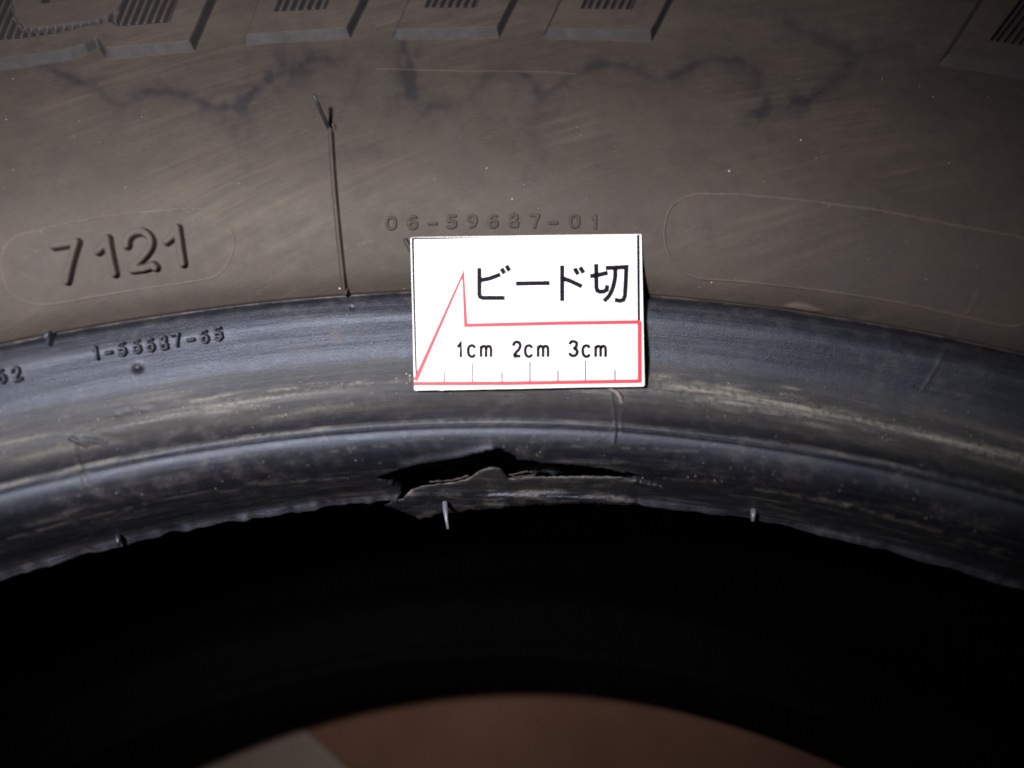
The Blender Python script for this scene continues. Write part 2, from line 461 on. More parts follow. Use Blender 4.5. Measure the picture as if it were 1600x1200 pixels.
    for pts, w in (([(395, 757), (470, 752), (540, 748)], 2.5), ([(470, 710), (500, 706), (560, 699), (610, 695), (680, 694)], 1.8), ([(0, 752), (60, 745), (140, 738)], 2), ([(880, 697), (1000, 701), (1090, 706)], 1.5),
                   ([(1180, 765), (1260, 775), (1330, 790)], 3), ([(0, 845), (120, 812), (260, 780), (400, 754)], 1.4), ([(1320, 790), (1420, 815), (1560, 862)], 4)):
        dd = d_line(P, pts); dust += .45*np.exp(-(dd/w)**2)*sstep(.3, .7, vnoise(U*.7, Vv*1., 6))*(1-wall)
    # water-mark rings and scratches on the sidewall
    Q = P + np.stack([fbm(P[..., 0]*.03, P[..., 1]*.03, 3, 50)-.5, fbm(P[..., 0]*.03, P[..., 1]*.03, 3, 60)-.5], -1)*4
    Q = Q + np.stack([fbm(P[..., 0]*.11, P[..., 1]*.11, 3, 150)-.5, fbm(P[..., 0]*.11, P[..., 1]*.11, 3, 160)-.5], -1)*2.5
    for pts, w, a in STAINS:
        dd = d_line(Q, smooth(pts, 4) if len(pts) > 2 else pts)
        a2 = a*(.80+.5*sstep(.3, .75, fbm(P[..., 0]*.028, P[..., 1]*.028, 4, 91)))
        stain_shade += a2*(.62*np.exp(-(dd/(w*1.2))**2)+.42*np.exp(-(dd/(w*4.2))**2)*(.3+1.1*sstep(.4, .65, fbm(P[..., 0]*.05, P[..., 1]*.05, 4, 95))))*wall
    for pts, w, a in SCRATCH:
        dd = d_line(P, smooth(pts, 4)); dust += a*.6*np.exp(-(dd/w)**2)*wall; h += .00004*np.exp(-(dd/w)**2)*wall
    # painted cast shadow of the standing hair, running up and right from its foot
    for pts, w, a in (([(520, 195), (540, 165), (558, 130), (562, 108)], 4, .22), ([(540, 150), (560, 150)], 9, .15)):
        dd = d_line(P, smooth(pts, 4) if len(pts) > 2 else pts); stain_shade += a*np.exp(-(dd/w)**2)
    return h, np.clip(stain_shade, 0, 1), np.clip(dust, 0, 1)

def ring_grid(ss, ths, dense, flip=False):
    th, s = np.meshgrid(ths, ss)
    base = surf(th, s)
    uv = np.stack([th*240., s*1000, 0*s], -1)
    if not dense:
        z = np.zeros(th.size)
        return base.reshape(-1, 3), uv.reshape(-1, 3), z, z.copy()
    P = project(base)
    h, st, du = relief(P, th, s)
    fade = sstep(TH, TH-.03, np.abs(th))
    V = surf(th, s, h*fade)
    # ragged flash along the toe
    U = th*240.
    rag = (fbm(U*.20, U*0, 3, 70)-.5)*.0012 + np.maximum(0, vnoise(U*.37, U*0, 71)-.5)*.0008 - .25*np.maximum(0, vnoise(U*.9, U*0, 72)-.6)*.0010
    wt = (1-sstep(S_TOE+.0003, S_TOE+.0020, s))*fade
    rr = np.hypot(V[..., 0], V[..., 1])
    new = rr - rag*wt
    # the torn-out cavity: its wall drops away outward, inside the bead
    Pm = P + np.stack([vnoise(P[..., 0]*.35, P[..., 1]*.35, 80)-.5, vnoise(P[..., 0]*.35, P[..., 1]*.35, 81)-.5], -1)*2.0
    cd = sdf(Pm, CAVITY)
    m = sstep(-.7, 2.2, cd)
    front = (P[..., 0] > 560) & (P[..., 0] < 1100)
    m = np.where(front, m, 0)
    lim = .2225 + (fbm(U*.5, s*900, 3, 90)-.5)*.002
    new = new*(1-m) + np.maximum(new, lim)*m
    # curled upper lip of the tear on its left part
    dd = d_line(P, zz([(215, 268), (300, 245), (480, 218), (640, 186)], 560, 640, 3.077))
    new -= .00045*np.exp(-(dd/5)**2)*(1-m)
    V[..., 0] *= new/rr; V[..., 1] *= new/rr
    V[..., 2] -= .005*m
    st = np.clip(st + .75*sstep(-.7, .3, cd)*front, 0, 1); du = du*(1-m)  # inside of the tear painted dark, standing in for its unlit depth
    return V.reshape(-1, 3), uv.reshape(-1, 3), st.ravel(), du.ravel()

def part_mesh(name, s0, s1, step, dth, mat):
    Vs, Us, St, Du, Fs = [], [], [], [], []
    off = 0
    for dense, a, b, ds, dt in ((True, -TH, TH, step, dth), (False, TH, 2*math.pi-TH, .0012, math.radians(2.))):
        ns = max(2, int((s1-s0)/ds)+1); nt = int((b-a)/dt)+1
        V, U, a1, a2 = ring_grid(np.linspace(s0, s1, ns), np.linspace(a, b, nt), dense)
        Vs.append(V); Us.append(U); St.append(a1); Du.append(a2)
        Fs.append(grid_faces(ns, nt, True)+off)
        off += len(V)
    return mesh_np(name, np.vstack(Vs), np.vstack(Fs), mat, {'surf': np.vstack(Us), 'stain_shade': np.concatenate(St), 'dust': np.concatenate(Du)})

tyre = bpy.data.objects.new("tyre", None)
C.objects.link(tyre)
tyre.empty_display_size = .05
tyre['label'] = "worn black rubber tyre lying flat, its inner rim torn open below the white card"
tyre['category'] = "tyre"

S_SIDE = float(np.interp(.3020, PO[1000:, 0] if False else PO[:, 0][np.argmax(PO[:, 0] > .24):], _L[np.argmax(PO[:, 0] > .24):]))
link("bead", part_mesh("bead", 0, S_C+.0002, .00021, math.radians(.055), M_BEAD), tyre,
     label="glossy black bead with a long jagged tear and scuffed dirty bands")
link("sidewall", part_mesh("sidewall", S_C+.0002, S_SIDE, .00028, math.radians(.06), M_WALL), tyre,
     label="dull brown-grey sidewall with ring-shaped water marks")

# the rest of the ring, turned from plain profiles
def lathe(name, pr, mat, n=200, sm=True):
    pr = smooth(pr, 4) if sm else np.array(pr, float)
    th = np.linspace(0, 2*math.pi, n+1)[:-1]
    V = np.stack([pr[:, 0:1]*np.sin(th), pr[:, 0:1]*np.cos(th), pr[:, 1:2]+0*th], -1).reshape(-1, 3)
    i = np.arange(len(pr)*n).reshape(len(pr), n)
    j = np.roll(i, -1, 1)
    Fq = np.stack([i[:-1], i[1:], j[1:], j[:-1]], -1).reshape(-1, 4)
    uv = np.stack([np.broadcast_to(th*240, (len(pr), n)), np.broadcast_to(np.arange(len(pr))[:, None]*2., (len(pr), n)), np.zeros((len(pr), n))], -1).reshape(-1, 3)
    return mesh_np(name, V, Fq, mat, {'surf': uv, 'stain_shade': np.zeros(len(V)), 'dust': np.zeros(len(V))})
def mir(p): return [(r, 2*MID-z) for r, z in p]
r1, z1, _, _ = prof(np.array([S_SIDE]))
shoulder = [(float(r1[0]), float(z1[0])), (.315, .0590), (.335, .0590), (.355, .0530), (.370, .0440), (.381, .0330)]
link("shoulder", lathe("shoulder", shoulder, M_WALL), tyre)
tread = [(.381, .0330)]
for zc in (.018, -.018, -.055, -.092, -.128):
    tread += [(.3875, zc+.004), (.3875, zc+.0035), (.379, zc+.003), (.379, zc-.003), (.3875, zc-.0035), (.3875, zc-.004)]
tread += [(.381, -.143)]
link("tread", lathe("tread", tread, M_BEAD, 200, False), tyre)
liner = [(.2238, -.0013), (.2262, -.0004), (.232, .0045), (.242, .0150), (.262, .0290), (.290, .0410), (.325, .0460), (.352, .0380), (.368, .0150), (.372, -.020), (.372, MID)]
link("inner_liner", lathe("inner_liner", liner + mir(liner)[::-1][1:], M_SHADE_BLACK), tyre)
link("far_bead", lathe("far_bead", mir([tuple(p) for p in OUT[:39]]), M_SHADE_BLACK, 360), tyre)  # far bead gets the shade-darkened black instead of the near bead's rubber
link("far_sidewall", lathe("far_sidewall", mir([tuple(p) for p in OUT[38:-1]] + [(.3180, .0590), (.335, .0590), (.355, .0530), (.370, .0440), (.381, .0330)]), M_WALL), tyre)

# ------------------------------------------------------------------ moulded lettering and ribs: own meshes raised on the surface
_gt, _gs = np.meshgrid(np.linspace(-TH-.05, TH+.05, 500), np.linspace(S_TOE, S_END, 400))
_gp = project(surf(_gt, _gs))
def emboss(name, bbox, hfun, cell, mat, label=None, parent=tyre, thr=.000012, walls=0., dusty=0.):
    """hfun(P) -> height in m; only cells that rise above the surface are kept, their rim tucked just under it"""
    m = (_gp[..., 0] > bbox[0]) & (_gp[..., 0] < bbox[2]) & (_gp[..., 1] > bbox[1]) & (_gp[..., 1] < bbox[3])
    t0, t1, s0, s1 = _gt[m].min()-.004, _gt[m].max()+.004, _gs[m].min()-.0008, _gs[m].max()+.0008
    ns, nt = int((s1-s0)/cell)+2, int((t1-t0)*.24/cell)+2
    th, s = np.meshgrid(np.linspace(t0, t1, nt), np.linspace(s0, min(s1, S_END), ns))
    P = project(surf(th, s))
    h = hfun(P)
    base, st, du = relief(P, th, s, 'digit' in name or 'hyphen' in name or 'outline' in name)
    keep = h > thr
    hh = np.where(keep, h, -.00004) + base
    du = du + dusty*keep
    V = surf(th, s, hh).reshape(-1, 3)
    uv = np.stack([th*240., s*1000, 0*s], -1).reshape(-1, 3)
    k = keep
    slope = np.hypot(*np.gradient(hh, cell))
    st = st + walls*sstep(.25, 1.0, slope)*keep  # steep letter sides: less dusty, and shade painted in where bevels face the lamp
    fk = (k[:-1, :-1] | k[:-1, 1:] | k[1:, 1:] | k[1:, :-1]).ravel()
    F4 = grid_faces(ns, nt, True)[fk]
    used = np.unique(F4)
    remap = np.zeros(len(V), np.int32); remap[used] = np.arange(len(used))
    me = mesh_np(name, V[used], remap[F4], mat, {'surf': uv[used], 'stain_shade': np.clip(st, 0, 1).ravel()[used], 'dust': du.ravel()[used]})
    o = link(name, me, parent)
    if label: o['label'] = label
    return o
def bb(pts, m=8):
    p = np.asarray(pts, float)
    return (p[:, 0].min()-m, p[:, 1].min()-m, p[:, 0].max()+m, p[:, 1].max()+m)

def ridge_h(lines, w, H, flat=.35):
    def f(P):
        d = np.min([d_line(P, l) for l in lines], 0)
        return H*(1-sstep(flat*w, w, d))
    return f
# date code, traced
dig = {'7': [[(345, 342), (420, 330), (490, 315), (470, 380), (445, 470), (425, 556)]],
       '1a': [[(622, 375), (655, 345), (680, 292), (698, 400), (722, 510)]],
       '2': [smooth([(800, 338), (808, 292), (850, 258), (905, 254), (948, 295), (945, 350), (905, 405), (850, 455), (832, 486)], 4), [(832, 486), (905, 478), (965, 458), (978, 472)]],
       '1b': [[(1048, 312), (1082, 285), (1116, 228), (1130, 330), (1148, 448)]]}
for kx, lines in dig.items():
    L = [zz(l, 0, 300, 4) for l in lines]
    emboss("moulded_digit", bb(np.vstack(L)), ridge_h(L, 7.8, .00145, .50), .00012, M_WALL,
           "raised digit %s of the date code" % kx[0])

def outline_h(poly, w, H, seed):
    def f(P):
        d = d_line(P, poly)
        n = vnoise(P[..., 0]*.02, P[..., 1]*.02, seed)
        return H*(.35+.65*sstep(.2, .6, n))*(1-sstep(.2*w, w, d))
    return f
emboss("moulded_outline", bb(CAPS_L, 5), outline_h(CAPS_L, 2.0, .00020, 300), .00014, M_WALL, "hair-thin rounded outline round the date code", dusty=.20)
emboss("moulded_outline", (1030, 296, 1640, 520), outline_h(CAPS_R, 2.4, .00030, 310), .00014, M_WALL, "thin rounded outline of the blank panel at the right", dusty=.22)

FONT = {'0': [[(.5, 0), (.2, .08), (.05, .3), (.05, .7), (.2, .92), (.5, 1), (.8, .92), (.95, .7), (.95, .3), (.8, .08), (.5, 0)]],
        '1': [[(.2, .22), (.55, 0), (.55, 1)]],
        '2': [[(.08, .25), (.25, .04), (.6, 0), (.9, .15), (.88, .4), (.5, .68), (.08, 1), (.95, 1)]],
        '3': [[(.1, .1), (.5, 0), (.9, .15), (.85, .4), (.45, .48), (.9, .6), (.92, .85), (.5, 1), (.08, .9)]],
        '5': [[(.9, 0), (.18, 0), (.12, .45), (.5, .38), (.88, .5), (.92, .8), (.55, 1), (.08, .92)]],
        '6': [[(.85, .08), (.5, 0), (.15, .25), (.06, .65), (.25, .95), (.6, 1), (.92, .85), (.9, .55), (.55, .42), (.1, .6)]],
        '7': [[(.05, .0), (.92, 0), (.6, .5), (.45, 1)]],
        '8': [[(.5, .47), (.15, .3), (.2, .05), (.5, 0), (.82, .05), (.86, .3), (.5, .47), (.08, .68), (.15, .95), (.5, 1), (.88, .95), (.92, .68), (.5, .47)]],
        '9': [[(.9, .4), (.5, .56), (.12, .42), (.1, .12), (.45, 0), (.88, .12), (.92, .5), (.75, .85), (.3, 1)]],
        '-': [[(.1, .55), (.9, .55)]]}
def glyph(ch, cx, cy, w, h, rot):
    out = []
    ca, sa = math.cos(rot), math.sin(rot)
    for l in FONT[ch]:
        out.append([(cx + (x-.5)*w*ca - (y-.5)*h*sa, cy + (x-.5)*w*sa + (y-.5)*h*ca) for x, y in l])
    return out
def code(chars, pos, w, h, rot, sw, H, mat, what):
    for ch, (x, y) in zip(chars, pos):
        L = glyph(ch, x, y, w if ch != '1' else w*.8, h, rot)
        emboss("moulded_digit" if ch != '-' else "moulded_hyphen", bb(np.vstack(L), 5), ridge_h(L, sw, H, .25), .00011, mat,
               "%s %s in the %s" % ("raised digit" if ch != '-' else "raised", ch if ch != '-' else "hyphen", what))
code("06-59687-01", [(611.5, 349), (645, 348), (676, 349), (706, 347), (738, 346), (770.5, 346), (803, 345), (836, 346), (864.5, 348), (898, 346), (930, 347)],
     14.5, 18.5, .0, 3.1, .00040, M_WALL, "faint code above the card")
code("1-55687-65", [(152, 552), (171, 550.5), (192, 546), (215, 542), (236, 539), (257, 536), (277, 532), (299, 530.5), (320, 526), (342, 522)],
     11.5, 17, -.17, 3.6, .00080, M_BEAD, "code on the glossy band")
code("62", [(3, 588), (27, 584)], 13, 19, -.3, 3.4, .0008, M_BEAD, "code at the left edge")
code("7", [(79, 531)], 14, 15, -.1, 4.4, .0011, M_BEAD, "mark on the edge line")

# moulded rib from the standing hair down to the bead, and a short one half under the card
RIB = smooth([(517, 206), (521, 270), (527, 340), (533, 400), (539, 455)], 5)
def rib_h(P):
    d = d_line(P, RIB)
    a = .00085*(1-sstep(1.2, 5.4, d))*(.85+.3*vnoise(P[..., 1]*.06, 0, 55))
    e = np.hypot(P[..., 0]-540, P[..., 1]-453)
    b = .0010*(1-sstep(2.5, 6.5, e))
    r = np.hypot(P[..., 0]-517, P[..., 1]-201)
    c = .00045*np.exp(-((r-5.5)/2.2)**2)
    return np.maximum(np.maximum(a, b), c)
emboss("moulded_rib", bb(RIB, 14), rib_h, .00012, M_WALL, "thin straight moulded rib running down to the bead")
emboss("moulded_rib", (622, 365, 665, 420), ridge_h([[(634, 376), (640, 386), (650, 405)]], 4.5, .0009, .3), .00012, M_WALL,
       "short rib end showing at the card's upper left corner")

# big block letters, cut by the top of the picture
def hatch(P, slope, pitch, x0, duty=.5):        # slanting ribs
    u = P[..., 0] + slope*P[..., 1] - x0
    t = (u/pitch) % 1.0
    return sstep(.0, .22, t)*(1-sstep(.62, .84, t))
def block(poly, wins, slope, pitch, wall=8., H=.0016, islands=()):
    def f(P):
        d = sdf(P, poly)
        h = H*sstep(0, wall, d)
        h += -.00006*np.exp(-((d-wall-1)/2.5)**2)
        for win, x0 in wins:
            w = sdf(P, win)
            m = sstep(-1.2, 1.2, w)
            rib = hatch(P, slope, pitch, x0)
            edge = sstep(1., 3.5, w)
            h = h*(1-m) + m*(H*.12 + H*.66*rib*edge)
        for isl in islands:
            w = sdf(P, isl[0])
            m = sstep(-1.5, 3., w)
            h = h*(1-m) + m*np.maximum(h, H*isl[1]) if isl[1] > .5 else h*(1-m) + m*H*isl[1]
        return h
    return f
TOPY = -95
def up(p, k, y=TOPY):                            # carry an edge on up past the frame
    return (p[0] + (p[1]-y)*k, y)
B2 = [(379, 70), (386, 72), (548, 61), up((548, 61), .48), up((379, 70), .36)]
W2 = [(433, 28), (510, 24), up((510, 24), .42), up((433, 28), .42)]
B3 = [(611, 60), (622, 63), (781, 60), up((781, 60), .49), up((611, 60), .44)]
W3 = [(666, 21), (744, 21), up((744, 21), .45), up((666, 21), .45)]
B4 = [(847, 58), (856, 62), (1019, 67), up((1019, 67), .50), up((847, 58), .46)]
W4 = [(908, 23), (985, 24), up((985, 24), .48), up((908, 23), .48)]
B5 = [(1464, 101), (1470, 103), (1600, 124), (1720, 146), up((1720, 146), .6), up((1464, 101), .64)]
W5 = [(1542, 73), (1600, 82), (1700, 100), up((1700, 100), .7), up((1542, 73), .76)]
for nm, poly, win, x0, sl, pt in (("first narrow slanted letter foot", B2, W2, 438, .43, 12.6), ("middle narrow slanted letter foot", B3, W3, 671, .45, 12.3),
                                  ("right-hand narrow slanted letter foot", B4, W4, 913, .48, 12.0), ("letter at the right edge", B5, W5, 1547, .78, 13.0)):
    s0_ = win[0][0] + sl*win[0][1]
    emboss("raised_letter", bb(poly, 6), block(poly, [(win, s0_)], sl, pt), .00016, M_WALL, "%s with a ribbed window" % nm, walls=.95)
B1 = [(-120, 124), (0, 111), (62, 103), (112, 95), (140, 86), (155, 77), (160, 86), (166, 93), (175, 94), (305, 81), up((305, 81), .43), (-120, TOPY)]
W1 = [(-100, 84), (0, 73), (40, 70), (80, 64), (110, 58), (140, 50), (160, 47), (180, 44), (190, 51), (230, 48), (268, 45), up((268, 45), .42), (-100, TOPY)]
I1 = smooth([(44, TOPY+5), (30, -30), (24, 0), (24, 22), (30, 42), (44, 55), (70, 56), (110, 51), (150, 45), (176, 36), (194, 20), (205, 0), (222, -40), (240, TOPY+5)], 5)
H1 = [(72, 16), (84, 15), (156, 8), (166, -14), (185, TOPY+8), (105, TOPY+8), (84, -14)]
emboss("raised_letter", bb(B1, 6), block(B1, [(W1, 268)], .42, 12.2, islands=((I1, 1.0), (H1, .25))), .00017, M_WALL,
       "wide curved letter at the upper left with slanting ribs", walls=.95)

# ------------------------------------------------------------------ the torn strip of bead that hangs below the tear
_sel = np.array([(z, r_at(y, z)) for y, z in YZ if y >= 671])
_sel = _sel[np.argsort(_sel[:, 0])]
def cyl_depth(px, py, dr=0.):                    # distance to the bead seat, which is carried on past the toe
    d = ray(px, py)
    lo_, hi_ = np.full(d.shape[:-1], .08), np.full(d.shape[:-1], .22)
    for _ in range(34):
        m_ = (lo_+hi_)/2
        q = CAM + d*m_[..., None]
        out = np.hypot(q[..., 0], q[..., 1]) > np.interp(q[..., 2], _sel[:, 0], _sel[:, 1]) + dr
        hi_ = np.where(out, m_, hi_); lo_ = np.where(out, lo_, m_)
    return (lo_+hi_)/2
def make_flap():
    x0, y0, x1, y1 = bb(FLAP, 4)
    st = 1.1
    X, Y = np.meshgrid(np.arange(x0, x1, st), np.arange(y0, y1, st))
    P = np.stack([X, Y], -1)
    jag = np.stack([vnoise(X*.22, Y*.22, 101)-.5, vnoise(X*.22, Y*.22, 102)-.5], -1)*1.8
    D = sdf(P+jag, FLAP)
    gy, gx = np.gradient(D, st)
    g = np.hypot(gx, gy)+1e-6
    ins = D > 0
    fk = (ins[:-1, :-1] | ins[:-1, 1:] | ins[1:, 1:] | ins[1:, :-1]).ravel()
    mv = np.where(ins, 0, np.clip(-D, 0, 2))
    PX, PY = X + gx/g*mv, Y + gy/g*mv
    D = np.maximum(D, 0)
    base = cyl_depth(PX, PY)
    toe = 600 + 0*PX
    # below the toe the strip turns in towards the hole instead of running deeper
    tl = np.interp(PX, [560, 700, 800, 900, 1000, 1080], [775, 775, 776, 778, 782, 790])
    base = np.where(PY > tl, cyl_depth(PX, tl) + (PY-tl)*.00018, base)
    lift = .0010*(1-sstep(860, 985, PX)) + .00008 - .0009*sstep(986, 1012, PX)
    edge = np.sqrt(np.clip(1-(1-np.clip(D/7, 0, 1))**2, 0, 1))
    nz = (fbm(PX*.06, PY*.16, 4, 110)-.5)*.0004 + (fbm(PX*.3, PY*.4, 3, 111)-.5)*.00006
    # upper edge thinner and frayed, lower edge flared toward the lamp
    depth = base - lift - nz + .0013*(1-edge)
    depth -= .0006*np.exp(-((PY-(tl+6))/6.)**2)*edge*sstep(760, 900, PX)
    groove = d_line(np.stack([PX, PY], -1), smooth([(640, 792), (720, 778), (800, 768), (900, 762), (960, 758)], 4))
    depth += .0004*np.exp(-(groove/5.)**2)*(1-sstep(900, 970, PX))
    dirs = ray(PX, PY)
    Vf = CAM + dirs*depth[..., None]
    Vb = CAM + dirs*(base + .0026)[..., None]
    nr, nc = X.shape
    Ff = grid_faces(nr, nc, True)[fk]
    Fb = grid_faces(nr, nc)[fk] + nr*nc
    # side walls along the border edges
    e = np.vstack([Ff[:, [0, 1]], Ff[:, [1, 2]], Ff[:, [2, 3]], Ff[:, [3, 0]]])
    key = np.sort(e, 1); kk = key[:, 0].astype(np.int64)*10**7+key[:, 1]
    u, inv, cnt = np.unique(kk, return_inverse=True, return_counts=True)
    be = e[cnt[inv] == 1]
    Fs = np.stack([be[:, 1], be[:, 0], be[:, 0]+nr*nc, be[:, 1]+nr*nc], -1)
    V = np.vstack([Vf.reshape(-1, 3), Vb.reshape(-1, 3)])
    Fa = np.vstack([Ff, Fb, Fs])
    uv = np.stack([(PX-800)/8.8, 40-(PY-780)/6., 0*PX], -1).reshape(-1, 3)
    du = (.3*sstep(.45, .7, fbm(PX*.03, PY*.12, 5, 120)) + .5*(1-sstep(0, 5, D))*(PY < tl-3)*sstep(.3, .6, vnoise(PX*.1, PY*.1, 121))).ravel()
    used = np.unique(Fa)
    rm = np.zeros(len(V), np.int32); rm[used] = np.arange(len(used))
    at = {'surf': np.vstack([uv, uv])[used], 'dust': np.clip(np.concatenate([du, du]), 0, 1)[used], 'stain_shade': np.zeros(len(used))}
    return mesh_np("torn_flap", V[used], rm[Fa], M_BEAD, at)
link("torn_flap", make_flap(), tyre, label="torn strip of bead rubber hanging away under the tear, pointed at its left end")

# frayed brown fibre edge inside the tear
def on_cyl(px, py, r):
    return CAM + ray(px, py)*float(cyl_depth(np.array(px), np.array(py), r))
fib = [zz([(345, 348), (400, 343), (470, 336), (530, 318)], 560, 640, 3.077), zz([(715, 318), (760, 308), (800, 298), (835, 300)], 560, 640, 3.077),
       zz([(725, 326), (770, 322), (850, 315)], 560, 640, 3.077)]
for q, f in enumerate(fib):
    f = smooth(f, 4)
    path = [on_cyl(x+random.uniform(-.6, .6), y+random.uniform(-.8, .8), .0002+.0006*random.random()) for x, y in f]
    link("frayed_edge", tube(path, [.00010+.00012*random.random() for _ in path], 7, M_FRAY, "frayed_edge"), tyre,
         label="frayed brown rubber shred inside the tear")

# ------------------------------------------------------------------ rubber hairs and nibs left by the mould vents
def surf_pt(px, py):
    i = np.argmin((_gp[..., 0]-px)**2 + (_gp[..., 1]-py)**2)
    return surf(_gt.flat[i], _gs.flat[i])
def depth_of(p): return float((p-CAM)@FWD)
def at_depth(px, py, d): return CAM + ray(px, py)*d
b0 = surf_pt(516, 202); d0 = depth_of(b0)
link("rubber_hair", tube([at_depth(517, 204, d0+.0002), at_depth(511, 194, d0-.0012), at_depth(504, 180, d0-.0024), at_depth(497, 163, d0-.0036), at_depth(490, 148, d0-.0046)],
     [.00042, .00036, .00033, .00031, .00028], 12, M_HAIR, "rubber_hair"), tyre, label="black rubber hair standing up at the top of the thin rib")
b0 = surf_pt(958, 612); d0 = depth_of(b0)
link("rubber_hair", tube([at_depth(950, 606, d0+.0003), at_depth(957, 610, d0-.0006), at_depth(964, 613, d0-.0011), at_depth(969, 621, d0-.0012), at_depth(972, 632, d0-.0010), at_depth(972.5, 634, d0-.0010)],
     [.0004, .00036, .00038, .00040, .00040, .0003], 10, M_NIB, "rubber_hair"), tyre, label="grey-brown bent rubber hair under the card's lower edge")
d0 = float(cyl_depth(np.array(697.), np.array(776.)))
link("rubber_hair", tube([at_depth(695, 786, d0-.0006), at_depth(696, 798, d0-.0024), at_depth(697.5, 812, d0-.0028), at_depth(700, 826, d0-.0032)],
     [.00050, .00044, .00030, .00024], 10, M_PALE, "rubber_hair"), tyre, label="pale rubber hair pointing down from the torn strip")
for x, y, dx, dy, lab in ((1177, 803, -1, 11, "short pale nib on the bead edge right of the tear"), (184, 843, 1, 10, "short nib on the bead edge at the left")):
    d0 = float(cyl_depth(np.array(float(x)), np.array(float(y-8))))
    link("rubber_nib", tube([at_depth(x, y-6, d0+.0002), at_depth(x, y, d0-.0008), at_depth(x+dx, y+dy, d0-.0008)], [.0005, .00048, .00028], 9, M_PALE if x > 500 else M_BEAD, "rubber_nib"), tyre, label=lab)

# ------------------------------------------------------------------ the white measuring card
K6 = 3.478
def k6(p): return (590+p[0]/K6, 320+p[1]/K6)
# card plane: foot on the bead ridge, head on the sidewall
pb = surf_pt(824, 500); pt_ = surf_pt(822, 380)
pbv, ptv = Vector(pb), Vector(pt_)
nrm = Vector((1, 0, 0)).cross(ptv-pbv).normalized()
if nrm.z < 0: nrm = -nrm
# tip the upper edge a little towards the lens
ORG = np.array(pbv + nrm*.0030)
topc = np.array(ptv + nrm*.0009)
n2 = np.cross([1, 0.0, 0], topc-ORG); n2 /= np.linalg.norm(n2)
if n2[2] < 0: n2 = -n2
def on_card(px, py, lift=0.):
    d = ray(px, py)
    o = ORG + n2*lift
    t = ((o-CAM)@n2)/(d@n2)
    return CAM + d*t
card = bpy.data.objects.new("measuring_card", None)
C.objects.link(card)
card['label'] = "small white card with black Japanese lettering and a red-outlined centimetre scale, resting on the tyre"
card['category'] = "card"
TK = .00045
def prism(name, pts, top, thick, mat, parent, side_mat=None, label=None):
    V = [tuple(on_card(x, y, top)) for x, y in pts] + [tuple(np.array(on_card(x, y, top)) - n2*thick) for x, y in pts]
    n = len(pts)
    me = bpy.data.meshes.new(name)
    me.from_pydata(V, [], [tuple(range(n)), tuple(range(2*n-1, n-1, -1))] + [(i, i+n, (i+1) % n+n, (i+1) % n) for i in range(n)])
    me.materials.append(mat)
    if side_mat:
        me.materials.append(side_mat)
        for p in list(me.polygons)[2:]: p.material_index = 1
    me.update()
    o = link(name, me, parent)
    if label: o['label'] = label
    return o
corner = [(641.5, 372.5), (643.5, 371), (660, 370.6), (800, 368.6), (860, 367.6), (1000.5, 366), (1002, 367), (1004.5, 480), (1007, 602), (1005.5, 603.5), (900, 605), (820, 606.8), (700, 609), (690, 609.8), (682, 609), (649, 609.8), (647.3, 608), (645, 500)]
prism("card_panel", corner, TK, TK, M_CARD, card, M_EDGE)
def ribbon(name, lines, w, mat, label=None, lift=TK+.00003, taper=None):
    """flat printed strokes, mitred, lying on the card face; w in picture pixels"""
    V, Fc = [], []
    for l in lines:
        p = np.array(l, float)
        n = len(p)
        L, R = [], []
        for i in range(n):
            a = p[i]-p[i-1] if i else p[1]-p[0]
            b = p[i+1]-p[i] if i < n-1 else p[-1]-p[-2]
            a, b = a/np.hypot(*a), b/np.hypot(*b)
            t = a+b; t /= np.hypot(*t)+1e-9
            nn = np.array([-t[1], t[0]])
            mt = min(2.2, 1/max(.3, nn@np.array([-a[1], a[0]])))
            ww = (w if np.isscalar(w) else w[min(i, len(w)-1)])/2
            L.append(p[i]+nn*ww*mt); R.append(p[i]-nn*ww*mt)
        o = len(V)
        for q in L+R: V.append(tuple(on_card(q[0], q[1], lift)))
        nn_ = len(V)-o
        for q in L+R: V.append(tuple(on_card(q[0], q[1], lift-.00002)))
        for i in range(n-1):
            Fc.append((o+i, o+i+1, o+n+i+1, o+n+i))
            Fc.append((o+nn_+i, o+nn_+n+i, o+nn_+n+i+1, o+nn_+i+1))
            Fc.append((o+i, o+nn_+i, o+nn_+i+1, o+i+1))
            Fc.append((o+n+i, o+n+i+1, o+nn_+n+i+1, o+nn_+n+i))
    me = bpy.data.meshes.new(name)
    me.from_pydata(V, [], Fc)
    me.materials.append(mat)
    o = link(name, me, card)
    if label: o['label'] = label
    return o
z6 = lambda pts: [k6(p) for p in pts]
KANA = [("katakana bi", [[(553, 342), (553, 488), (557, 500), (570, 506), (692, 506)], [(560, 410), (610, 400), (668, 378)], [(672, 345), (690, 374)], [(699, 329), (717, 360)]]),
        ("long vowel bar", [[(750, 428), (936, 425)]]),
        ("katakana do", [[(1003, 328), (1003, 524)], [(1003, 398), (1050, 415), (1111, 444)], [(1070, 344), (1090, 380)], [(1100, 338), (1120, 371)]]),
        ("kanji cut", [[(1154, 388), (1205, 380), (1252, 369)], [(1188, 320), (1189, 450), (1194, 466), (1206, 472), (1230, 471), (1244, 462), (1249, 436)],
                       [(1238, 343), (1300, 341), (1352, 338), (1348, 430), (1344, 495), (1336, 516), (1318, 522), (1288, 516)],
                       smooth([(1292, 343), (1290, 400), (1275, 460), (1255, 498), (1229, 524)], 4)])]
for q, (nm, L) in enumerate(KANA):
    ribbon("printed_character", [z6(l) for l in L], 7.3, M_INK, "black printed %s" % nm, TK+.00003)
